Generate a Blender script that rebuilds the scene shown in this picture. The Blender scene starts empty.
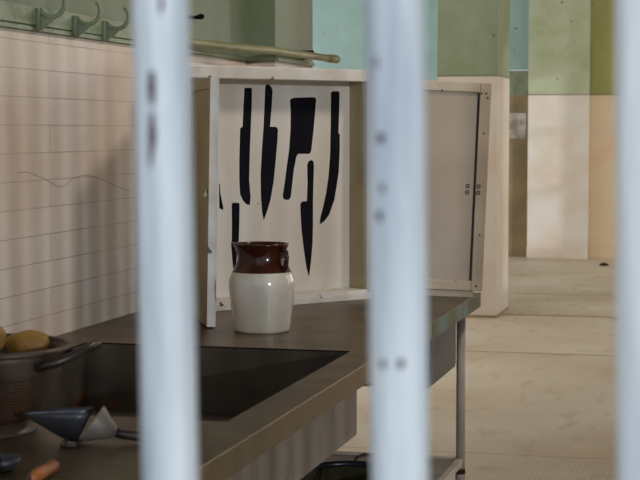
import bpy, bmesh, math, random
from mathutils import Vector, Matrix
random.seed(7)
C = bpy.context.scene.collection
PI = math.pi
F = 1650.0
TH = math.atan(110.0 / F)
AL = math.atan(420.0 * math.cos(TH) / F)
CAM = Vector((0, 0, 1.5))
FWD = Vector((-math.sin(AL) * math.cos(TH), math.cos(AL) * math.cos(TH), -math.sin(TH)))
RGT = Vector((math.cos(AL), math.sin(AL), 0))
UP = RGT.cross(FWD)

def ray(px, py):
    return FWD + RGT * ((px - 320) / F) + UP * ((240 - py) / F)
def on_plane(px, py, p, n):
    d = ray(px, py)
    t = (Vector(p) - CAM).dot(Vector(n)) / d.dot(Vector(n))
    return CAM + d * t
def onz(px, py, z): return on_plane(px, py, (0, 0, z), (0, 0, 1))
def onx(px, py, x): return on_plane(px, py, (x, 0, 0), (1, 0, 0))
def ony(px, py, y): return on_plane(px, py, (0, y, 0), (0, 1, 0))

# ---------------------------------------------------------------- materials
def lin(c):
    return tuple(((v / 255) / 12.92 if v / 255 <= .04045 else ((v / 255 + .055) / 1.055) ** 2.4) for v in c) + (1,)

def mat(name, col, rough=.6, metal=0., col2=None, scale=8., stretch=(1, 1, 1), bump=0., bscale=40., spec=.5, coat=0., lo=.4, hi=.65,
        rust=None, rscale=5., rlo=.6, rhi=.68, detail=4.):
    m = bpy.data.materials.new(name); m.use_nodes = True
    nt = m.node_tree; N = nt.nodes; L = nt.links
    b = N['Principled BSDF']
    b.inputs['Roughness'].default_value = rough
    b.inputs['Metallic'].default_value = metal
    b.inputs['Specular IOR Level'].default_value = spec
    b.inputs['Coat Weight'].default_value = coat
    b.inputs['Coat Roughness'].default_value = .05
    tc = N.new('ShaderNodeTexCoord'); mp = N.new('ShaderNodeMapping')
    mp.inputs['Scale'].default_value = stretch
    L.new(tc.outputs['Object'], mp.inputs['Vector'])
    nz = N.new('ShaderNodeTexNoise'); nz.inputs['Scale'].default_value = scale; nz.inputs['Detail'].default_value = detail
    L.new(mp.outputs[0], nz.inputs['Vector'])
    cr = N.new('ShaderNodeValToRGB')
    cr.color_ramp.elements[0].position = lo; cr.color_ramp.elements[1].position = hi
    cr.color_ramp.elements[0].color = lin(col); cr.color_ramp.elements[1].color = lin(col2 or tuple(v * .88 for v in col))
    L.new(nz.outputs['Fac'], cr.inputs[0])
    out = cr.outputs[0]
    if rust:
        n2 = N.new('ShaderNodeTexNoise'); n2.inputs['Scale'].default_value = rscale; n2.inputs['Detail'].default_value = 6
        L.new(mp.outputs[0], n2.inputs['Vector'])
        r2 = N.new('ShaderNodeValToRGB')
        r2.color_ramp.elements[0].position = rlo; r2.color_ramp.elements[1].position = rhi
        L.new(n2.outputs['Fac'], r2.inputs[0])
        mx = N.new('ShaderNodeMix'); mx.data_type = 'RGBA'
        L.new(r2.outputs[0], mx.inputs['Factor']); L.new(out, mx.inputs['A']); mx.inputs['B'].default_value = lin(rust)
        out = mx.outputs['Result']
    L.new(out, b.inputs['Base Color'])
    if bump:
        n3 = N.new('ShaderNodeTexNoise'); n3.inputs['Scale'].default_value = bscale; n3.inputs['Detail'].default_value = 3
        L.new(mp.outputs[0], n3.inputs['Vector'])
        bp = N.new('ShaderNodeBump'); bp.inputs['Strength'].default_value = bump; bp.inputs['Distance'].default_value = .004
        L.new(n3.outputs['Fac'], bp.inputs['Height']); L.new(bp.outputs[0], b.inputs['Normal'])
    return m

def node_math(N, L, op, a, b=None, c=None):
    n = N.new('ShaderNodeMath'); n.operation = op
    for i, v in enumerate((a, b, c)):
        if v is None: continue
        if isinstance(v, (int, float)): n.inputs[i].default_value = v
        else: L.new(v, n.inputs[i])
    return n.outputs[0]

def mix(N, L, fac, a, b):
    mx = N.new('ShaderNodeMix'); mx.data_type = 'RGBA'
    for k, v in (('Factor', fac), ('A', a), ('B', b)):
        if isinstance(v, (tuple, float, int)): mx.inputs[k].default_value = v
        else: L.new(v, mx.inputs[k])
    return mx.outputs['Result']

def ramp(N, L, src, p0, p1, c0=(0, 0, 0, 1), c1=(1, 1, 1, 1)):
    r = N.new('ShaderNodeValToRGB')
    r.color_ramp.elements[0].position = p0; r.color_ramp.elements[1].position = p1
    r.color_ramp.elements[0].color = c0; r.color_ramp.elements[1].color = c1
    L.new(src, r.inputs[0]); return r.outputs[0]

def noise(N, L, vec, scale, detail=4):
    n = N.new('ShaderNodeTexNoise'); n.inputs['Scale'].default_value = scale; n.inputs['Detail'].default_value = detail
    L.new(vec, n.inputs['Vector']); return n.outputs['Fac']

def wall_mat(name, lower, upper, zsplit, axis='Y', tile=True, upper2=None, rough=.45):
    """painted wall: glazed brick courses below zsplit, green paint above"""
    m = bpy.data.materials.new(name); m.use_nodes = True
    nt = m.node_tree; N = nt.nodes; L = nt.links; b = N['Principled BSDF']
    b.inputs['Roughness'].default_value = rough
    g = N.new('ShaderNodeNewGeometry'); s = N.new('ShaderNodeSeparateXYZ'); L.new(g.outputs['Position'], s.inputs[0])
    cmb = N.new('ShaderNodeCombineXYZ')
    L.new(s.outputs[axis], cmb.inputs[0])
    zz = node_math(N, L, 'ADD', s.outputs['Z'], -.0222)
    L.new(zz, cmb.inputs[1])
    br = N.new('ShaderNodeTexBrick')
    br.inputs['Scale'].default_value = 1
    br.inputs['Brick Width'].default_value = 1.27; br.inputs['Row Height'].default_value = .0785
    br.inputs['Mortar Size'].default_value = .0016; br.inputs['Mortar Smooth'].default_value = .3
    br.inputs['Color1'].default_value = lin(lower); br.inputs['Color2'].default_value = lin(tuple(v * .985 for v in lower))
    br.inputs['Mortar'].default_value = lin(tuple(v * .74 for v in lower)) if tile else lin(tuple(v * .96 for v in lower))
    L.new(cmb.outputs[0], br.inputs['Vector'])
    nz = noise(N, L, g.outputs['Position'], 1.7, 5)
    lowc = mix(N, L, ramp(N, L, nz, .45, .75), br.outputs['Color'], lin((lower[0] * .93, lower[1] * .86, lower[2] * .78)))
    n2 = noise(N, L, g.outputs['Position'], 3.1, 5)
    u2 = upper2 or (upper[0] * .9, upper[1] * .92, upper[2] * .82)
    upc = mix(N, L, ramp(N, L, n2, .42, .66), lin(upper), lin(u2))
    # chipped paint flecks on the upper coat
    n3 = noise(N, L, g.outputs['Position'], 14, 6)
    upc = mix(N, L, ramp(N, L, n3, .70, .73), upc, lin((92, 84, 62)))
    sel = node_math(N, L, 'GREATER_THAN', s.outputs['Z'], zsplit)
    fin = mix(N, L, sel, lowc, upc)
    d = node_math(N, L, 'ABSOLUTE', node_math(N, L, 'SUBTRACT', s.outputs['Z'], zsplit))
    line = node_math(N, L, 'LESS_THAN', d, .008)
    fin = mix(N, L, node_math(N, L, 'MULTIPLY', line, .6), fin, lin((70, 62, 45)))
    L.new(fin, b.inputs['Base Color'])
    bp = N.new('ShaderNodeBump'); bp.inputs['Strength'].default_value = .35; bp.inputs['Distance'].default_value = .004
    h = noise(N, L, g.outputs['Position'], 30, 4)
    L.new(h, bp.inputs['Height']); L.new(bp.outputs[0], b.inputs['Normal'])
    return m

def floor_mat():
    m = bpy.data.materials.new('cream painted concrete floor'); m.use_nodes = True
    nt = m.node_tree; N = nt.nodes; L = nt.links; b = N['Principled BSDF']
    b.inputs['Roughness'].default_value = .55
    g = N.new('ShaderNodeNewGeometry'); s = N.new('ShaderNodeSeparateXYZ'); L.new(g.outputs['Position'], s.inputs[0])
    base = mix(N, L, ramp(N, L, noise(N, L, g.outputs['Position'], .9, 6), .35, .7), lin((206, 195, 180)), lin((188, 171, 148)))
    mp = N.new('ShaderNodeMapping'); mp.inputs['Scale'].default_value = (1, .35, 1); L.new(g.outputs['Position'], mp.inputs[0])
    base = mix(N, L, ramp(N, L, noise(N, L, mp.outputs[0], 9, 8), .56, .80), base, lin((168, 150, 124)))
    # diamond grip pattern, about 4 cm pitch
    a = node_math(N, L, 'ADD', s.outputs['X'], s.outputs['Y']); c = node_math(N, L, 'SUBTRACT', s.outputs['X'], s.outputs['Y'])
    sa = node_math(N, L, 'SINE', node_math(N, L, 'MULTIPLY', a, 2 * PI / .047)); sc = node_math(N, L, 'SINE', node_math(N, L, 'MULTIPLY', c, 2 * PI / .047))
    pr = node_math(N, L, 'MULTIPLY', sa, sc)
    mask = ramp(N, L, pr, .15, .5)
    near = node_math(N, L, 'LESS_THAN', s.outputs['Y'], 11.0)
    mk = node_math(N, L, 'MULTIPLY', mask, node_math(N, L, 'MULTIPLY', near, .24))
    base = mix(N, L, mk, base, lin((140, 121, 96)))
    # joints between the pours
    wob = node_math(N, L, 'MULTIPLY', node_math(N, L, 'SUBTRACT', noise(N, L, g.outputs['Position'], 3, 3), .5), .10)
    yy = node_math(N, L, 'ADD', s.outputs['Y'], wob)
    for y0, w, k in ((11.05, .02, .8), (7.55, .008, .5), (15.1, .03, .5), (13.35, .06, .55)):
        d = node_math(N, L, 'LESS_THAN', node_math(N, L, 'ABSOLUTE', node_math(N, L, 'SUBTRACT', yy, y0)), w)
        base = mix(N, L, node_math(N, L, 'MULTIPLY', d, k), base, lin((120, 98, 70)))
    L.new(base, b.inputs['Base Color'])
    bp = N.new('ShaderNodeBump'); bp.inputs['Strength'].default_value = .4; bp.inputs['Distance'].default_value = .003
    L.new(mk, bp.inputs['Height']); L.new(bp.outputs[0], b.inputs['Normal'])
    return m

M = {}
M['bar'] = mat('chipped white bar paint', (222, 226, 228), .42, col2=(172, 181, 190), scale=9, stretch=(3.2, 3.2, .35), bump=.9, bscale=38,
               rust=(74, 52, 66), rscale=11, rlo=.73, rhi=.76, lo=.38, hi=.66)
M['chip'] = mat('bare purple brown chip', (64, 44, 58), .8, col2=(90, 62, 72))
M['steel'] = mat('dull stained stainless steel', (116, 100, 80), .40, .6, col2=(90, 75, 58), scale=5, stretch=(1, 1, 1), bump=.12, bscale=9, rust=(84, 62, 40), rscale=3.5, rlo=.55, rhi=.75)
M['steel_in'] = mat('dark basin steel', (98, 88, 76), .45, .6, col2=(76, 66, 56), scale=4, rust=(128, 74, 18), rscale=4.2, rlo=.60, rhi=.70)
M['steel_out'] = mat('grey galvanised basin steel', (140, 130, 122), .5, .3, col2=(116, 106, 98), scale=3, stretch=(3, 3, .5))
M['fascia'] = mat('brown worn table edge steel', (122, 98, 70), .42, .5, col2=(102, 88, 64), scale=3.5, rust=(96, 118, 112), rscale=3.3, rlo=.62, rhi=.75)
M['leg'] = mat('chipped cream tube paint', (188, 176, 166), .5, col2=(160, 148, 136), scale=7, rust=(90, 74, 60), rscale=16, rlo=.68, rhi=.72)
M['darkbox'] = mat('slate grey enamel', (74, 72, 70), .5, col2=(64, 62, 60), scale=4)
M['cab'] = mat('chipped off white gloss paint', (214, 208, 200), .42, col2=(196, 186, 174), scale=7, bump=.3, bscale=30, rust=(74, 60, 48), rscale=24, rlo=.66, rhi=.69)
M['cab_side'] = mat('aged olive cream paint', (176, 162, 126), .55, col2=(158, 142, 108), scale=4)
M['board'] = mat('cream board paint', (212, 204, 194), .5, col2=(205, 193, 178), scale=2.5, stretch=(1, 1, .5))
M['door_cab'] = mat('tan cream door paint', (180, 164, 146), .5, col2=(170, 152, 133), scale=3)
M['tanframe'] = mat('tan cream frame paint', (200, 182, 160), .5, col2=(184, 164, 140), scale=6, rust=(96, 76, 58), rscale=30, rlo=.72, rhi=.75)
M['black'] = mat('blue black silhouette paint', (16, 15, 20), .85, col2=(22, 20, 26), spec=.1)
M['screw'] = mat('dark iron', (48, 40, 34), .5, .5)
M['jar'] = mat('cream salt glaze', (218, 210, 197), .14, col2=(198, 188, 170), scale=5, coat=.6)
M['jarbrown'] = mat('brown slip glaze', (64, 26, 12), .16, col2=(46, 17, 7), scale=8, coat=.15, spec=.35)
M['colander'] = mat('worn brown grey enamel', (92, 76, 64), .45, .3, col2=(68, 54, 44), scale=9, rust=(84, 50, 26), rscale=7, rlo=.55, rhi=.7)
M['handle'] = mat('dark worn metal', (70, 62, 58), .35, .7, col2=(90, 80, 74))
M['potato'] = mat('brown yellow potato skin', (170, 128, 58), .6, col2=(136, 96, 42), scale=14, bump=.5, bscale=60, rust=(84, 56, 28), rscale=30, rlo=.68, rhi=.72)
M['scoop'] = mat('dull dark tin', (80, 80, 88), .42, .6, col2=(56, 54, 58), scale=12)
M['wood'] = mat('orange brown wood handle', (170, 98, 50), .45, col2=(136, 72, 34), scale=14, stretch=(1, 6, 1))
M['green'] = mat('thick green wall paint', (134, 144, 116), .4, col2=(112, 124, 94), scale=8, bump=.5, bscale=40, rust=(74, 66, 44), rscale=13, rlo=.70, rhi=.74)
M['pipe'] = mat('yellow green pipe paint', (150, 146, 108), .4, col2=(128, 126, 88), scale=8, rust=(80, 66, 44), rscale=15, rlo=.68, rhi=.72)
M['pan'] = mat('dark blue enamel', (44, 48, 60), .3, .2, col2=(30, 32, 40))
M['pan_in'] = mat('olive stained pan inside', (96, 88, 62), .5, .4, col2=(70, 66, 44))
M['rubber'] = mat('brown iron', (60, 44, 38), .5, .3)
M['crack'] = mat('hairline crack', (140, 120, 104), .8)
M['plate'] = mat('brushed steel kick plate', (170, 168, 162), .3, .6, col2=(130, 122, 110))
M['doorbrown'] = mat('drab olive door paint', (148, 128, 92), .5, col2=(120, 104, 72), scale=2)
M['ceil'] = mat('off white ceiling', (206, 202, 190), .8)
M['wallL'] = wall_mat('glazed brick and green paint wall', (222, 208, 196), (112, 122, 96), 1.776)
M['wallB'] = wall_mat('cream and green far wall', (222, 198, 168), (158, 156, 96), 1.91, axis='X', tile=False)
M['wallT'] = wall_mat('cream and teal far wall', (216, 206, 192), (142, 172, 170), 1.91, axis='X', tile=False, upper2=(152, 182, 180))
M['colm'] = wall_mat('cream and sage column', (226, 218, 210), (178, 184, 156), 1.91, axis='X', tile=False)
M['pil'] = wall_mat('cream and sage pillar', (208, 198, 186), (132, 145, 118), 1.93, axis='X', tile=False)
M['floor'] = floor_mat()

# ---------------------------------------------------------------- mesh helpers
def tag(o, label=None, cat=None, group=None, kind=None):
    if label: o['label'] = label
    if cat: o['category'] = cat
    if group: o['group'] = group
    if kind: o['kind'] = kind
    return o

def obj(name, bm, m, parent=None, smooth=False, bevel=0., mats=None):
    bmesh.ops.recalc_face_normals(bm, faces=bm.faces)
    me = bpy.data.meshes.new(name)
    if smooth:
        for f in bm.faces: f.smooth = True
    bm.to_mesh(me); bm.free()
    for mm in (mats or [m]): me.materials.append(mm)
    o = bpy.data.objects.new(name, me); C.objects.link(o)
    if parent: o.parent = parent
    if bevel:
        b = o.modifiers.new('bevel', 'BEVEL'); b.width = bevel; b.segments = 2; b.limit_method = 'ANGLE'
    return o

def empty(name, loc, rz=0., **k):
    o = bpy.data.objects.new(name, None); C.objects.link(o)
    o.location = loc; o.rotation_euler = (0, 0, rz); o.empty_display_size = .05
    return tag(o, **k)

def box(bm, x0, x1, y0, y1, z0, z1, mi=0, mtx=None):
    vs = [bm.verts.new((x, y, z)) for x in (x0, x1) for y in (y0, y1) for z in (z0, z1)]
    if mtx:
        for v in vs: v.co = mtx @ v.co
    for q in ((0, 1, 3, 2), (4, 6, 7, 5), (0, 4, 5, 1), (2, 3, 7, 6), (0, 2, 6, 4), (1, 5, 7, 3)):
        f = bm.faces.new([vs[i] for i in q]); f.material_index = mi
    return bm

def bx(*a, **k):
    return box(bmesh.new(), *a, **k)

def tube(bm, pts, r, seg=12, cap=True):
    pts = [Vector(p) for p in pts]; n = len(pts)
    rs = r if isinstance(r, (list, tuple)) else [r] * n
    rings = []
    prev = None
    for i, p in enumerate(pts):
        t = (pts[min(i + 1, n - 1)] - pts[max(i - 1, 0)]).normalized()
        if prev is None:
            a = Vector((0, 0, 1)) if abs(t.z) < .9 else Vector((1, 0, 0))
            u = t.cross(a).normalized()
        else:
            u = (prev - t * prev.dot(t)).normalized()
        prev = u; v = t.cross(u)
        rings.append([bm.verts.new(p + (u * math.cos(2 * PI * k / seg) + v * math.sin(2 * PI * k / seg)) * rs[i]) for k in range(seg)])
    for a, b in zip(rings, rings[1:]):
        for k in range(seg):
            bm.faces.new((a[k], a[(k + 1) % seg], b[(k + 1) % seg], b[k]))
    if cap:
        bm.faces.new(rings[0][::-1]); bm.faces.new(rings[-1])
    return bm

def lathe(bm, prof, seg=48, mfun=None, deform=None, skip=None):
    rings = []
    for i, (r, z) in enumerate(prof):
        if r < 1e-5:
            rings.append([bm.verts.new((0, 0, z))]); continue
        ring = []
        for k in range(seg):
            a = 2 * PI * k / seg
            co = Vector((r * math.cos(a), r * math.sin(a), z))
            if deform: co = deform(co, a, i)
            ring.append(bm.verts.new(co))
        rings.append(ring)
    for i, (a, b) in enumerate(zip(rings, rings[1:])):
        for k in range(seg):
            k2 = (k + 1) % seg
            if skip and skip(i, k): continue
            if len(a) == 1 and len(b) == 1: continue
            if len(a) == 1: f = bm.faces.new((a[0], b[k2], b[k]))
            elif len(b) == 1: f = bm.faces.new((a[k], a[k2], b[0]))
            else: f = bm.faces.new((a[k], a[k2], b[k2], b[k]))
            if mfun: f.material_index = mfun(i)
    return bm

def prism(pts, off):
    """extrude a flat outline (3D points) by vector off"""
    bm = bmesh.new()
    a = [bm.verts.new(Vector(p)) for p in pts]; b = [bm.verts.new(Vector(p) + Vector(off)) for p in pts]
    bm.faces.new(a); bm.faces.new(b[::-1]); n = len(pts)
    for i in range(n): bm.faces.new((a[i], b[i], b[(i + 1) % n], a[(i + 1) % n]))
    return bm

def arc(c, r, a0, a1, n, plane='xz'):
    out = []
    for i in range(n + 1):
        a = a0 + (a1 - a0) * i / n
        if plane == 'xz': out.append((c[0] + r * math.cos(a), c[1], c[2] + r * math.sin(a)))
        elif plane == 'xy': out.append((c[0] + r * math.cos(a), c[1] + r * math.sin(a), c[2]))
        else: out.append((c[0], c[1] + r * math.cos(a), c[2] + r * math.sin(a)))
    return out

def struct(name, bm, m, **k):
    return tag(obj(name, bm, m, **k), kind='structure')

# ---------------------------------------------------------------- setting
WX = -1.936          # face of the near left wall
TZ = .90             # table top height
RX = 3.4             # right wall
YB = 19.45           # far wall
struct('floor', bx(-9, RX + .2, -1.0, YB + .3, -.1, 0), M['floor'])
struct('ceiling', bx(-9, RX + .2, .6, YB + .3, 3.7, 3.85), M['ceil'])
struct('wall_left', bx(WX - .16, WX, .6, 7.02, 0, 3.7), M['wallL'])
struct('trim_1', bx(WX, -1.816, 6.42, 7.02, 0, 3.7), M['wallL'])
tr = bx(WX, WX + .007, .6, 6.42, 1.778, 1.792); struct('trim_2', tr, M['green'], bevel=.002)
box_bm = bx(WX, -1.806, 6.405, 6.42, 1.778, 1.792); box(box_bm, -1.816, -1.802, 6.42, 7.0, 1.778, 1.792)
struct('trim_3', box_bm, M['green'])
struct('wall_hall_side', bx(-9, WX - .16, 6.86, 7.02, 0, 3.7), M['ceil'])
struct('wall_hall_left', bx(-9.2, -9, 6.86, YB, 0, 3.7), M['wallT'])
# right wall, with three unseen openings invented to let fill light in
rw = bmesh.new()
fill_wins = [(7.6, 9.8), (11.2, 13.6), (15.2, 18.0)]
yy = 1.2
for a, b in fill_wins:
    box(rw, RX, RX + .2, yy, a, 0, 3.7); box(rw, RX, RX + .2, a, b, 0, 1.2); box(rw, RX, RX + .2, a, b, 3.3, 3.7); yy = b
box(rw, RX, RX + .2, yy, YB + .3, 0, 3.7)
struct('wall_right', rw, M['wallB'])
for i, (a, b) in enumerate(fill_wins):
    w = bmesh.new()
    for yv in (a, (a + b) / 2 - .02, b - .04): box(w, RX + .08, RX + .12, yv, yv + .04, 1.2, 3.3)
    for zv in (1.2, 1.9, 2.6, 3.26): box(w, RX + .085, RX + .115, a, b, zv, zv + .04)
    struct('added_window_%d' % (i + 1), w, M['ceil'])  # frames for the invented openings, out of view
# far wall: teal left part, doorway, cream-and-green right part
pc0 = ony(527, 240, YB - .12).x; pc1 = ony(587.5, 240, YB - .12).x
g0 = ony(505, 240, YB).x
struct('wall_back', bx(pc0, RX, YB, YB + .2, 0, 3.7), M['wallB'])
struct('wall_back_hall', bx(-9, g0 - .12, YB, YB + .2, 0, 3.7), M['wallT'])
lint = bx(g0 - .12, pc0, YB + .02, YB + .2, 2.21, 3.7); struct('trim_7', lint, M['wallT'])
dr = empty('door_1', (g0 - .1, YB + .1, 0)); tag(dr, kind='structure')
w_ = pc0 - g0 + .08
obj('upper_panel', bx(.0, w_, -.004, 0, 1.91, 2.2), M['green'], dr)
obj('door_leaf', bx(0, w_, 0, .05, 0, 2.2), M['doorbrown'], dr, bevel=.004)
obj('push_plate', bx(w_ - .26, w_ - .03, -.006, 0, 1.40, 1.70), M['plate'], dr, bevel=.002)
struct('trim_4', bx(pc0, pc1, YB - .12, YB, 0, 3.7), M['colm'])
struct('baseboard_back', bx(pc0 - .004, pc1 + .004, YB - .135, YB - .12, 0, .13), M['colm'], bevel=.004)
struct('baseboard_right_of_column', bx(pc1 + .004, RX, YB - .02, YB, 0, .13), M['wallB'], bevel=.004)
# the free standing pillar behind the table
PA = onz(475, 317.5, 0); PY = PA.y
px0 = ony(437, 100, PY).x; px1 = ony(496.5, 250, PY).x
side = onx(508, 312, px1).y
struct('trim_5', bx(px0, px1, PY, side, 0, 3.7), M['pil'], bevel=.012)
struct('baseboard_pillar', bx(px0 + .004, px1 + .004, PY - .008, side, 0, .02), M['doorbrown'])

# ---------------------------------------------------------------- cracks in the wall glaze (part of the wall)
cr = [(18, 173), (27, 172), (35, 175), (45, 179), (58, 187), (64, 186), (72, 179), (80, 176), (88, 175), (97, 178), (106, 181), (118, 187), (130, 191)]
cb = tube(bmesh.new(), [onx(x, y, WX + .0002) for x, y in cr], .0008, 4)
tag(obj('crack', cb, M['crack'], bpy.data.objects['wall_left']), label='hairline crack in the white glazed wall')
# wall rails of the green paint: ledge line
lg = bx(WX, WX + .009, .6, 5.25, 1.794, 1.848); struct('trim_6', lg, M['green'], bevel=.002)

# ---------------------------------------------------------------- grille of bars
gr = empty('barred_grille', (-.1838, .9, 0), label='white painted steel bars with chipped paint close to the viewer', cat='bars')
R_BAR = .0165
def bar_x(i, z): return .1367 * i - .0150 * (z - 1.42)
for i in range(-7, 25):
    if i == -7: pass
    bm = bmesh.new(); pts = []; rr = []
    for k in range(41):
        z = .04 + 3.6 * k / 40
        pts.append((bar_x(i, z), 0, z)); rr.append(R_BAR)
    tube(bm, pts, rr, 24)
    o = obj('bar', bm, M['bar'], gr, smooth=True)
    if i in (-1, 0):
        def chip(px, py, hw, hh, o=o, i=i):
            c = ony(px, py, .9 - R_BAR * .98) - Vector((-.1838, .9, 0))
            b2 = bmesh.new(); pl = []
            rnd = random.Random(int(px * 7 + py))
            for q in range(14):
                a = 2 * PI * q / 14; s = 1 + .22 * rnd.uniform(-1, 1)
                dx = c.x + hw * s * math.cos(a); dz = c.z + hh * s * math.sin(a)
                off = dx - bar_x(i, dz)
                off = max(-R_BAR * .96, min(R_BAR * .96, off))
                pl.append((bar_x(i, dz) + off, -math.sqrt(R_BAR ** 2 - off ** 2) - .0003, dz))
            vs = [b2.verts.new(p) for p in pl]
            cc = sum((Vector(p) for p in pl), Vector()) / 14
            off = cc.x - bar_x(i, cc.z)
            vc = b2.verts.new((cc.x, -math.sqrt(max(1e-8, R_BAR ** 2 - off ** 2)) - .0006, cc.z))
            for q in range(14): b2.faces.new((vs[q], vs[(q + 1) % 14], vc))
            tag(obj('paint_chip', b2, M['chip'], o, smooth=True), label='dark chip where the white paint is gone')
        if i == -1:
            chip(152, 88, .0022, .0095); chip(152.5, 132, .0022, .013); chip(151, 156, .0016, .006); chip(161, 3, .0012, .006)
        else:
            chip(381, 138, .0021, .0034); chip(379, 216, .0016, .0036); chip(382, 188, .0012, .003); chip(383, 364, .0017, .003); chip(401, 364, .0019, .003); chip(376, 62, .001, .003)
x0, x1 = bar_x(-7, 0) - .05, bar_x(24, 3.6) + .12
obj('bottom_rail', bx(x0, x1, -.03, .03, 0, .05), M['bar'], gr, bevel=.004)
obj('top_rail', bx(x0, x1, -.03, .03, 3.62, 3.69), M['bar'], gr, bevel=.004)

# ---------------------------------------------------------------- steel sink table
TX0, TX1 = WX + .012, -.925
TY0, TY1 = 1.3, 6.03
BX0, BX1, BY0, BY1 = -1.785, -1.016, 3.22, 4.345
BZ = .715
tb = empty('sink_table', (TX1, TY1, 0), label='long steel kitchen table with a deep sink basin and cream tube legs', cat='sink table')
def T(o):           # keep world coordinates under the table's empty
    o.matrix_parent_inverse = Matrix.Translation((-TX1, -TY1, 0)); return o
top = bmesh.new()
th = .004
box(top, TX0, BX0, TY0, TY1, TZ - th, TZ); box(top, BX1, TX1, TY0, TY1, TZ - th, TZ)
box(top, BX0, BX1, TY0, BY0, TZ - th, TZ); box(top, BX0, BX1, BY1, TY1, TZ - th, TZ)
bmesh.ops.remove_doubles(top, verts=top.verts, dist=.0001)
T(obj('tabletop', top, M['steel'], tb))
ap = bmesh.new()
box(ap, TX1 - .004, TX1 + .004, TY0, TY1, TZ - .053, TZ + .0015)
box(ap, TX0, TX1, TY1 - .004, TY1 + .004, TZ - .053, TZ)
T(obj('edge_fascia', ap, M['fascia'], tb, bevel=.0025))
M['patina'] = mat('flaking teal and olive edge paint', (88, 108, 104), .55, col2=(84, 80, 46), scale=6, stretch=(1, 1, .3), lo=.42, hi=.58, rust=(74, 62, 50), rscale=12, rlo=.6, rhi=.66)
pe = T(obj('painted_edge', bx(TX1 + .0035, TX1 + .0055, 5.05, TY1 + .004, TZ - .052, TZ), M['patina'], tb)); pe['label'] = 'flaking teal and olive paint on the far end of the table edge'
bs = bmesh.new()
s = .003
box(bs, BX0, BX1, BY0, BY1, BZ - s, BZ)                                   # floor
box(bs, BX0 - s, BX0, BY0 - s, BY1 + s, BZ - s, TZ - .001)
box(bs, BX1, BX1 + s, BY0 - s, BY1 + s, BZ - s, TZ - .001)
box(bs, BX0, BX1, BY0 - s, BY0, BZ - s, TZ - .001)
box(bs, BX0, BX1, BY1, BY1 + s, BZ - s, TZ - .001)
basin = T(obj('basin', bs, M['steel_in'], tb))
ds = lathe(bmesh.new(), [(0, .001), (.03, .001), (.045, .004), (.05, .002)], 24)
d = obj('drain', ds, M['screw'], basin, smooth=True); d.location = (-1.4, 3.75, BZ)
jk = bmesh.new()                                                          # outer jacket of the basin
e = .012
box(jk, BX1 + e, BX1 + e + .003, BY0 - .6, BY1 + .004, .670, TZ - .03)
box(jk, BX0 - e, BX1 + e, BY1 + .001, BY1 + .004, .670, TZ - .03)
box(jk, BX0 - e, BX1 + e, BY0 - .6, BY1 + .001, .670, .673)
T(obj('basin_jacket', jk, M['steel_out'], tb))
# legs
def leg(x, y):
    bm = tube(bmesh.new(), [(x, y, .02), (x, y, TZ - .006)], .0165, 16)
    o = T(obj('leg', bm, M['leg'], tb, smooth=False))
    for p in o.data.polygons: p.use_smooth = len(p.vertices) == 4
    c = T(obj('collar', tube(bmesh.new(), [(x, y, .25), (x, y, .268)], .0185, 16), M['screw'], o))
    c.matrix_parent_inverse = Matrix.Identity(4)
    f = obj('foot', tube(bmesh.new(), [(x, y, 0), (x, y, .03), (x, y, .25)], [.024, .020, .0185], 16), M['leg'], o)
    return o
for lx in (-.968, TX0 + .06):
    for ly in (5.89, 3.0, 1.4): leg(lx, ly)
rl = bmesh.new()
LX0, LX1 = TX0 + .06, -.968
box(rl, LX1 - .012, LX1 + .012, 1.4, 5.87, .285, .309)
box(rl, LX0 - .012, LX0 + .012, 1.4, 5.87, .285, .309)
box(rl, LX0, LX1 - .018, 5.875, 5.90, .283, .309)
T(obj('shelf_rail', rl, M['leg'], tb, bevel=.002))
T(obj('lower_shelf', bx(LX0 + .012, LX1 - .012, 1.4, 5.874, .296, .302), M['steel_out'], tb))
# closed drawer box under the far end
T(obj('drawer_box', bx(-1.50, -.962, 5.21, 5.73, .665, TZ - .006), M['darkbox'], tb, bevel=.004))
T(obj('drawer_front', bx(-.962, -.955, 5.24, 5.70, .68, .835), M['darkbox'], tb, bevel=.002))

# ---------------------------------------------------------------- knife cabinet
A = onz(187, 313.4, TZ); B = onz(372, 298.5, TZ)
A.z = B.z = TZ
U = (B - A); CW = U.length; U.normalize(); V = Vector((-U.y, U.x, 0)); CANG = math.atan2(U.y, U.x)
CD = .13; CH = .812; INS = .105
cab = empty('knife_cabinet', A, CANG, label='open white wooden cabinet with black knife silhouettes painted on its back board', cat='cabinet')
obj('back_board', bx(.02, CW - .02, INS, INS + .012, .03, CH - .03), M['board'], cab)
cs = bmesh.new(); box(cs, 0, .02, .004, CD, .0, CH - .04); obj('side_panel', cs, M['cab'], cab, bevel=.002)
cs = bmesh.new(); box(cs, CW - .02, CW, .004, CD, .0, CH - .04); obj('side_panel', cs, M['cab_side'], cab, bevel=.002)
obj('top_panel', bx(-.004, CW + .002, -.004, CD + .004, CH - .042, CH), M['cab'], cab, bevel=.003)
bt = bmesh.new(); box(bt, .02, CW - .02, .002, INS, 0, .034); obj('bottom_shelf', bt, M['cab'], cab, bevel=.002)
obj('front_lip', bx(.0, CW, -.008, .002, .0, .0225), M['cab'], cab, bevel=.002)
ip = A + V * (INS - .0006)
inv = Matrix.Rotation(-CANG, 4, 'Z') @ Matrix.Translation(-A)
def sil(pts, name='knife_silhouette', **k):
    P = [inv @ on_plane(x, y, ip, V) for x, y in pts]
    o = obj(name, prism(P, (0, .0006, 0)), M['black'], cab); return tag(o, **k)
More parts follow.
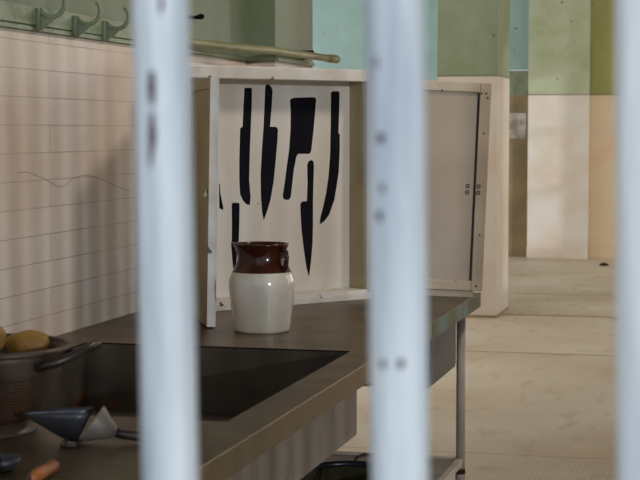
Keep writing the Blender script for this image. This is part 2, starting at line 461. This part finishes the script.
KN = [
 [(244.5, 88.5), (245.5, 87.8), (251, 87.8), (252, 89), (251.8, 105), (250.8, 128), (249.9, 150), (249.2, 180), (250.6, 197), (249.8, 205), (246.5, 204.3), (243, 200.5), (240.2, 194), (239.4, 180), (239.4, 160), (240.2, 128.5), (242.7, 126.5), (243.6, 105)],
 [(265.2, 88), (265.8, 84.8), (268.5, 84.2), (271.4, 87), (272.7, 91), (271.6, 108), (270, 126.7), (276.5, 127), (278, 129.5), (277.5, 140), (275.3, 165), (273.6, 182), (270.5, 200), (266.5, 213), (263.8, 220.4), (262.2, 212), (261, 196), (260.7, 175), (262, 150), (263.6, 127.5), (264.6, 105)],
 [(290, 100.5), (291.5, 98.4), (295, 97.7), (314, 97.2), (316.2, 98.6), (315.2, 112), (313.2, 134), (311.2, 151), (309.5, 153.8), (298.5, 153.8), (296.4, 156.5), (293.8, 170), (292.4, 183), (290.8, 197), (288.5, 200), (284, 199.3), (282.8, 196), (285, 181), (287, 165), (289.2, 150), (290.6, 130), (290.8, 112)],
 [(307.3, 165), (308.5, 161.5), (311, 160), (313.4, 161.2), (314, 166), (313.4, 185), (313, 202), (313, 225), (312.6, 243), (311, 262), (309, 277), (306.5, 267), (304, 250), (301.6, 230), (300.6, 212), (300.4, 204), (302, 201.6), (307, 201), (307.6, 182)],
 [(331, 93), (332.2, 91.3), (338.4, 91.2), (339.6, 93), (339.2, 112), (338.5, 133), (339.9, 134.5), (339.8, 150), (338.8, 172), (337, 184), (334.4, 200), (329, 215), (324, 221.5), (319.8, 224.2), (320.4, 218), (323.4, 206), (326.4, 192), (328.6, 176), (330.2, 155), (330.8, 125)],
 [(231.8, 204), (233, 202.8), (238.4, 202.8), (239.6, 204), (239.4, 222), (238.8, 241), (237.4, 243), (236.9, 258), (234.4, 276), (232.6, 262), (231.2, 244), (231.9, 240), (232, 222)],
]
for k in KN: sil(k)
sil([(219.2, 183), (220, 185), (220.4, 193), (223.4, 208), (222.8, 210), (219.4, 208), (219.2, 196)])
for (hx, hy) in ((293.5, 100), (312.5, 99.5), (309.8, 165), (258, 203.5), (321.5, 81.5), (325.5, 81.5)):
    P = inv @ on_plane(hx, hy, ip, V)
    h = obj('screw', tube(bmesh.new(), [(0, -.002, 0), (0, .0014, 0)], .0022, 10), M['screw'], cab); h.location = P
# doors: local x along the door from the hinge, y = thickness, z up
def cab_door(hinge, ang, w, h, z0, face, frame, tilt=0., th=.026, inward=1):
    """hinge in cabinet coordinates; the recessed panel faces -y*inward"""
    d = obj('door', bx(.035, w - .035, -.003, .003, .035, h - .035), face, cab)
    d.location = (hinge[0], hinge[1], z0); d.rotation_euler = (0, tilt, ang)
    f = bmesh.new()
    box(f, 0, .04, -th / 2, th / 2, 0, h); box(f, w - .04, w, -th / 2, th / 2, 0, h)
    box(f, .04, w - .04, -th / 2, th / 2, 0, .035); box(f, .04, w - .04, -th / 2, th / 2, h - .035, h)
    obj('door_frame', f, frame, d, bevel=.003)
    return d
# left door swung towards the viewer
E = onz(211, 328.5, TZ)
El = inv @ E
hl = Vector((.004, -.02, 0))
dl = El - hl; wl = math.hypot(dl.x, dl.y)
ld = cab_door((hl.x, hl.y), math.atan2(dl.y, dl.x), wl, .755, .004, M['cab_side'], M['cab_side'])
ld.rotation_euler[0] = math.radians(-1.1)
tag(ld, label='left door standing open towards the viewer')
# white painted free edge and small catch on its outer face
obj('door_edge', bx(wl - .0, wl + .004, -.0135, .0135, .001, .754), M['cab'], ld, bevel=.001)
q = bmesh.new(); sgn = -1
box(q, wl - .075, wl - .045, -.019, -.013, .400, .425); box(q, wl - .062, wl - .012, -.022, -.018, .407, .417); box(q, wl - .03, wl - .01, -.026, -.013, .395, .407)
obj('catch', q, M['cab_side'], ld, bevel=.001)
# right door swung open to the right, sagging
Bl = inv @ B
rw_ = .374
rd = cab_door((Bl.x + .004, Bl.y - .022), AL - CANG - math.radians(0), rw_, .738, .043, M['door_cab'], M['tanframe'], tilt=math.radians(2.3), th=.022)
tag(rd, label='right door hanging open with four finger holes')
gv = bmesh.new(); box(gv, rw_ - .047, rw_ - .0405, -.0045, -.003, .036, .702); obj('groove', gv, M['screw'], rd)
for (hx, hz) in ((rw_ - .068, .372), (rw_ - .068, .350), (rw_ - .030, .372), (rw_ - .030, .350)):
    yq = -.003 if hx < rw_ - .045 else -.011
    ring = bmesh.new()
    tube(ring, arc((hx, yq - .001, hz), .0058, 0, 2 * PI, 16, 'xz'), .0016, 6, cap=False)
    obj('finger_hole_ring', ring, M['screw'], rd)
for (hx, hz) in ((rw_ - .018, .70), (rw_ - .034, .70), (rw_ - .012, .685), (.20, .705), (rw_ - .020, .56), (rw_ - .018, .20), (rw_ - .022, .018), (.15, .015)):
    obj('screw', tube(bmesh.new(), [(hx, -.0125, hz), (hx, -.0105, hz)], .0034, 8), M['screw'], rd)
obj('bottom_batten', bx(.012, rw_ - .030, -.006, .008, -.024, -.001), M['door_cab'], rd, bevel=.002)

# ---------------------------------------------------------------- stoneware crock
JC = onz(262.0, 331, TZ)
pxm = (JC - CAM).dot(FWD) / F
J = empty('stoneware_jug', (JC.x, JC.y, TZ), AL, label='cream stoneware jug with brown glazed neck on the steel table', cat='jug')
HJ = .276
kz = HJ / 92.5
outp = [(0, 0), (26.0, 0), (27.6, 1.2), (28.2, 3.5), (29.2, 12), (31, 26), (32.4, 38), (33, 47), (32.6, 52), (31.4, 56), (29.6, 60)]
brp = [(29.6, 60), (28.0, 62.5), (26.0, 67), (24.6, 71), (24.0, 75), (24.4, 79), (25.4, 83.5), (26.4, 86), (27, 87.2), (26.8, 88.2), (25.6, 88.4), (24.6, 87.4), (23.2, 83), (22.2, 78), (23, 70), (27, 60), (30.5, 48), (28, 20), (24, 3), (0, 3)]
def spout(co, a, i):
    d = (a - PI + PI) % (2 * PI) - PI      # distance from angle pi
    d = abs(((a - PI + PI) % (2 * PI)) - PI)
    z = co.z / kz
    if z > 74:
        w = math.exp(-(d / .42) ** 2) * min(1, (z - 74) / 16)
        co.x -= .0085 * w; co.z += .003 * w
    return co
ob = obj('body', lathe(bmesh.new(), [(r * pxm, z * kz) for r, z in outp], 64), M['jar'], J, smooth=True)
on = obj('neck', lathe(bmesh.new(), [(r * pxm, z * kz) for r, z in brp], 64, deform=spout), M['jarbrown'], J, smooth=True)
on['label'] = 'dark brown glazed neck and rim'
hp = [(25.4, 82), (27.6, 83), (30, 80.5), (31, 76), (30.4, 70), (29.4, 65), (27.8, 62.8)]
dirh = Vector((math.cos(-.62), math.sin(-.62), 0))
obj('handle', tube(bmesh.new(), [dirh * (r * pxm * 1.0) + Vector((0, 0, z * kz)) for r, z in hp], [.009, .0075, .007, .007, .007, .0075, .009], 12), M['jarbrown'], J, smooth=True)

# ---------------------------------------------------------------- colander of potatoes
CC = onz(-14, 430, TZ)
co = empty('colander', (CC.x, CC.y, TZ), 0, label='worn metal colander holding potatoes beside the sink basin', cat='colander')
prof = [(.060, .020), (.090, .023), (.110, .036)]
NH = 13
for i in range(1, 2 * NH + 1):
    t = i / (2 * NH)
    prof.append((.110 + .041 * t ** .9, .036 + .085 * t))
prof += [(.158, .150), (.163, .168)]
SEG = 144
bowl = lathe(bmesh.new(), [(0, .020)] + prof, SEG, skip=lambda i, k: (4 <= i <= 2 * NH) and i % 2 == 0 and (k + (i // 2 % 2)) % 2 == 0)
bo = obj('bowl', bowl, M['colander'], co, smooth=True)
so = bo.modifiers.new('t', 'SOLIDIFY'); so.thickness = .0022
obj('rim', tube(bmesh.new(), arc((0, 0, .168), .167, 0, 2 * PI, 64, 'xy'), .0065, 10, cap=False), M['colander'], co, smooth=True)
obj('foot_ring', lathe(bmesh.new(), [(.082, .024), (.090, .012), (.099, .004), (.101, .0), (.095, .0), (.086, .011), (.078, .023)], 64), M['colander'], co, smooth=True)
hd = bmesh.new()
hpts = []
for i in range(15):
    t = i / 14; a = -.60 + 1.20 * t
    rr = .166 + .062 * math.sin(PI * t) ** .55
    hpts.append((rr * math.cos(a * (1 - .25 * math.sin(PI * t))), rr * math.sin(a * (1 - .25 * math.sin(PI * t))), .142 + .036 * math.sin(PI * t)))
tube(hd, hpts, .009, 10)
h = obj('handle', hd, M['handle'], co, smooth=True); h.rotation_euler = (0, 0, AL - .14)
hd = tube(bmesh.new(), hpts, .0075, 10); h = obj('handle', hd, M['handle'], co, smooth=True); h.rotation_euler = (0, 0, AL - .14 + PI)

def potato(px, py, dy, rx, ry, rz, rot, label, z, group='potatoes in the colander'):
    bm = bmesh.new(); bmesh.ops.create_icosphere(bm, subdivisions=4, radius=1)
    rnd = random.Random(int(px * 3 + 50)); ph = [rnd.uniform(0, 6) for _ in range(6)]
    for v in bm.verts:
        c = v.co.copy()
        k = 1 + .06 * math.sin(2.3 * c.x + ph[0]) + .05 * math.sin(3.1 * c.y + ph[1]) + .04 * math.sin(4 * c.z + ph[2]) + .02 * math.sin(7 * c.x + 5 * c.y + ph[3])
        v.co = Vector((c.x * rx * k, c.y * ry * k, c.z * rz * k))
    o = obj('potato', bm, M['potato'], None, smooth=True)
    o.location = onz(px, py, z) + Vector((0, dy, 0)); o.location.z = z; o.rotation_euler = rot
    return tag(o, label, 'potato', group)
zr = TZ + .168
potato(29, 346, 0, .050, .038, .032, (0, .06, AL), 'long yellow brown potato nearest the colander handle', zr - .016)
potato(-10, 337, 0, .034, .032, .028, (.1, .2, .5), 'potato heaped highest at the left edge of the frame', zr + .012)
potato(-6, 360, -.02, .030, .024, .020, (.0, .1, -.4), 'potato low at the front inside the colander rim', zr - .030)
potato(-45, 382, .0, .045, .040, .034, (0, 0, 1.0), 'left one of the two potatoes hidden deep in the colander', TZ + .062)
potato(12, 382, .02, .045, .040, .034, (0, 0, .3), 'right one of the two potatoes hidden deep in the colander', TZ + .064)

# ---------------------------------------------------------------- flour scoop
SC = onz(88, 443.5, TZ)
sc = empty('metal_scoop', (SC.x, SC.y, TZ), AL, label='dark tin scoop with pointed lip lying beside the basin', cat='scoop')
sx = (SC - CAM).dot(FWD) / F
def P2(px, py): return ((px - 88) * sx, (444 - py) * sx)     # local x, z
secs = [((22, 415), (22, 415.5), .002), ((32, 414), (32, 421.5), .014), ((45, 413), (45, 429), .025), ((60, 412), (58, 437), .033), ((76, 411.5), (70, 443), .037), ((92, 411), (77, 443.5), .037)]
bm = bmesh.new(); rings = []
for R_, K_, w_s in secs:
    R_ = P2(*R_); K_ = P2(*K_); ring = []
    for k in range(17):
        ph = -PI / 2 + PI * k / 16; c = 1 - math.cos(ph)
        ring.append(bm.verts.new((K_[0] + (R_[0] - K_[0]) * c, -w_s * math.sin(ph), K_[1] + (R_[1] - K_[1]) * c + .002)))
    rings.append(ring)
for a, b in zip(rings, rings[1:]):
    for k in range(16): bm.faces.new((a[k], a[k + 1], b[k + 1], b[k]))
tr_ = obj('trough', bm, M['scoop'], sc, smooth=True); so = tr_.modifiers.new('t', 'SOLIDIFY'); so.thickness = .0014
bm = bmesh.new(); rings = []
for (cx_, cy_, ax, az, w_s) in ((91, 425.5, 13, 18.5, .037), (92.5, 426, 12.6, 18, .0368), (105, 430, 6, 11, .023), (117, 433.5, 1, 5, .0098)):
    c_ = P2(cx_, cy_)
    rings.append([bm.verts.new((c_[0] + ax * sx * math.cos(2 * PI * k / 24), w_s * math.sin(2 * PI * k / 24), c_[1] + az * sx * math.cos(2 * PI * k / 24) + .002)) for k in range(24)])
for a, b in zip(rings, rings[1:]):
    for k in range(24): bm.faces.new((a[k], a[(k + 1) % 24], b[(k + 1) % 24], b[k]))
bm.faces.new(rings[0]); bm.faces.new(rings[-1])
cb_ = obj('cone_back', bm, M['steel_out'], sc)  # paler steel than the trough: light falling on the cone is put into its colour
cb_['label'] = 'cone at the back of the scoop, its top light put into a paler grey'
for p in cb_.data.polygons: p.use_smooth = len(p.vertices) == 4
xa, za = P2(116, 433); xb, zb = P2(146, 440)
obj('handle', tube(bmesh.new(), [(xa, 0, za), (xa + .015, 0, za - .004), (xb, 0, max(.0125, zb)), (xb + .05, 0, .0115)], [.0095, .0085, .0110, .009], 14), M['handle'], sc, smooth=True)
xf, zf = P2(70, 447)
ft = bmesh.new(); tube(ft, [(xf - .010, -.045, .004), (xf - .003, -.032, .012), (xf + .002, -.022, .020)], .004, 8); tube(ft, [(xf - .010, -.045, .004), (xf + .016, -.045, .004), (xf + .024, -.028, .012)], .004, 8)
obj('foot', ft, M['handle'], sc, smooth=True)

# ---------------------------------------------------------------- utensils in the near corner
p0 = onz(31, 486, TZ); p1 = onz(54, 473, TZ)
dv = (p1 - p0)
kn = empty('wooden_handled_knife', (p1.x, p1.y, TZ), math.atan2(dv.y, dv.x), label='utensil with orange brown wooden handle at the bottom edge', cat='utensil')
obj('handle', tube(bmesh.new(), [(-.11, 0, .012), (-.07, 0, .013), (-.03, 0, .012), (-.004, 0, .013), (0, 0, .012)], [.009, .012, .0105, .012, .007], 16), M['wood'], kn, smooth=True)
obj('blade', prism([(-.11, -.001, .006), (-.150, -.001, .004), (-.158, -.001, .012), (-.11, -.001, .022)], (0, .002, 0)), M['scoop'], kn)
p0 = onz(2, 472, TZ); p1 = onz(-14, 500, TZ)
lz = empty('metal_ladle', (p0.x, p0.y, TZ), math.atan2((p1 - p0).y, (p1 - p0).x), label='dark shiny metal ladle in the bottom left corner', cat='ladle')
obj('bowl', lathe(bmesh.new(), [(0, .0), (.018, .002), (.030, .012), (.034, .026), (.0325, .026), (.028, .013), (.016, .005), (0, .003)], 32), M['scoop'], lz, smooth=True)
obj('shaft', tube(bmesh.new(), [(.032, 0, .025), (.06, 0, .040), (.14, 0, .028), (.24, 0, .010)], [.004, .0045, .0045, .005], 10), M['handle'], lz, smooth=True)

# ---------------------------------------------------------------- roasting pan on the lower shelf
PC = onz(350, 474, .43)
pn = empty('oval_pan', (PC.x, PC.y, .3025), AL, label='dark blue enamel pan on the lower shelf under the sink', cat='pan')
def oval(c, a, i): return Vector((c.x * 1.0, c.y * 1.35, c.z))
obj('pan_body', lathe(bmesh.new(), [(0, 0), (.15, 0), (.17, .01), (.190, .105), (.186, .105), (.165, .012), (0, .006)], 64, deform=oval, mfun=lambda i: 0 if i < 4 else 1), None, pn, smooth=True, mats=[M['pan'], M['pan_in']])
obj('rim', tube(bmesh.new(), [(.19 * math.cos(a), .19 * 1.35 * math.sin(a), .107) for a in [2 * PI * i / 64 for i in range(65)]], .011, 8, cap=False), M['pan'], pn, smooth=True)
obj('handle', tube(bmesh.new(), [(.02, .254, .108), (.026, .268, .125), (.05, .275, .134), (.09, .27, .134), (.112, .235, .124), (.115, .215, .108)], .0055, 8), M['rubber'], pn, smooth=True)
obj('handle', tube(bmesh.new(), [(-.125, .11, .012), (-.10, .13, .05), (-.095, .15, .07), (-.088, .20, .10)], .0045, 8), M['rubber'], pn, smooth=True)

# ---------------------------------------------------------------- hooks on the green wall
for (hx, hy, lab) in ((35, 31, 'green painted wall hook farthest left'), (72, 37.5, 'green painted wall hook in the middle of the three'), (101.5, 41.5, 'green painted wall hook nearest the left bar')):
    P = onx(hx, hy, WX)
    hk = empty('wall_hook', (WX, P.y, P.z), 0, label=lab + ', above the white tiles', cat='hook', group='iron hooks along the green wall')
    obj('back_plate', bx(.006, .020, -.015, .015, .002, .064), M['green'], hk, bevel=.004)
    obj('web', prism([(.018, -.004, .002), (.018, -.004, .052), (.030, -.004, .042), (.050, -.004, .036), (.066, -.004, .040), (.050, -.004, .024), (.034, -.004, .012)], (0, .008, 0)), M['green'], hk, bevel=.002)
    pts = [(.014, 0, .060), (.024, 0, .048), (.038, 0, .040), (.056, 0, .038), (.074, 0, .045), (.087, 0, .060), (.091, 0, .078), (.085, 0, .094), (.076, 0, .102)]
    obj('prong', tube(bmesh.new(), pts, [.008, .008, .0075, .007, .007, .0065, .006, .005, .0035], 12), M['green'], hk, smooth=True)
P = onx(188, 17, WX)
pg = tag(obj('wall_peg', tube(bmesh.new(), [(0, 0, 0), (.03, 0, -.002), (.05, 0, .001), (.060, 0, .0015)], [.006, .0065, .011, .006], 14), M['black'], None, smooth=True), 'black peg sticking out of the green wall beside the left bar', 'peg')
pg.location = P
# pipe along the wall
pp = [(-1.912, 5.5, 1.815), (-1.90, 5.62, 1.812), (-1.85, 5.95, 1.810), (-1.772, 6.25, 1.81), (-1.768, 6.5, 1.81), (-1.745, 6.75, 1.81), (-1.722, 6.95, 1.808)]
pipe = tag(obj('pipe', tube(bmesh.new(), pp, .015, 14), M['pipe'], None, smooth=True), 'yellow green painted pipe running along the wall above the cabinet', 'pipe')
obj('end_fitting', tube(bmesh.new(), [(-1.726, 6.92, 1.808), (-1.719, 6.97, 1.808), (-1.712, 7.03, 1.808), (-1.709, 7.05, 1.808)], [.016, .0185, .0185, .012], 14), M['pipe'], pipe, smooth=True)
obj('clamp', bx(-1.816, -1.762, 6.82, 6.84, 1.800, 1.838), M['screw'], pipe, bevel=.003)

# small dark scrap on the far floor
P = onz(604, 265.5, 0)
tag(obj('floor_scrap', lathe(bmesh.new(), [(0, .03), (.03, .028), (.052, .012), (.055, 0), (0, 0)], 14), M['screw'], None, smooth=True), 'small dark scrap lying on the far cream floor', 'scrap').location = P

# ---------------------------------------------------------------- lights
def area(name, loc, target, sx_, sy_, power, col):
    l = bpy.data.lights.new(name, 'AREA'); l.shape = 'RECTANGLE'; l.size = sx_; l.size_y = sy_; l.energy = power; l.color = col
    o = bpy.data.objects.new(name, l); C.objects.link(o); o.location = loc
    o.rotation_euler = (Vector(target) - Vector(loc)).to_track_quat('-Z', 'Y').to_euler(); return o
area('ceiling_lamp', (.15, 5.2, 3.15), (-1.6, 4.9, .9), .34, .34, 21, (1.0, .90, .80))
for i, (a, b) in enumerate(fill_wins):
    area('added_window_fill', (RX + .35, (a + b) / 2, 2.25), (-3, (a + b) / 2 + .3, .8), b - a, 2.1, (16, 46, 125)[i], (1.0, .95, .89))  # unseen fill behind the invented openings, added to brighten the far room
area('hall_fill', (-7.5, 15.5, 3.2), (-3.5, 19.4, 2.2), 3, 2, 150, (.90, .98, 1.0))  # unseen fill added inside the hall to brighten the teal wall
area('ceiling_fill', (-4.0, 9.6, 3.6), (-3.2, 12.5, 0), 2.6, 2.2, 185, (1.0, .95, .89))  # unseen fill added under the closed ceiling to light the pillar front and floor
s_ = bpy.data.lights.new('low_daylight', 'SUN'); s_.energy = .9; s_.angle = math.radians(.9); s_.color = (.86, .93, 1.0)
so_ = bpy.data.objects.new('low_daylight', s_); C.objects.link(so_)
so_.rotation_euler = Vector((-1, 1.06, -.20)).to_track_quat('-Z', 'Y').to_euler()
w = bpy.data.worlds.new('world'); bpy.context.scene.world = w; w.use_nodes = True
w.node_tree.nodes['Background'].inputs[0].default_value = (.80, .90, 1.0, 1); w.node_tree.nodes['Background'].inputs[1].default_value = .88

# ---------------------------------------------------------------- camera
cd = bpy.data.cameras.new('camera'); cd.sensor_width = 36; cd.lens = 36 * F / 640
cam = bpy.data.objects.new('camera', cd); C.objects.link(cam); cam.location = CAM
cam.rotation_euler = FWD.to_track_quat('-Z', 'Y').to_euler()
cd.clip_start = .05; cd.clip_end = 100
cd.dof.use_dof = True; cd.dof.focus_distance = 5.6; cd.dof.aperture_fstop = 11.5
bpy.context.scene.camera = cam
vs = bpy.context.scene.view_settings
vs.view_transform = 'Standard'; vs.look = 'None'; vs.gamma = 1; vs.use_curve_mapping = False; vs.exposure = 0
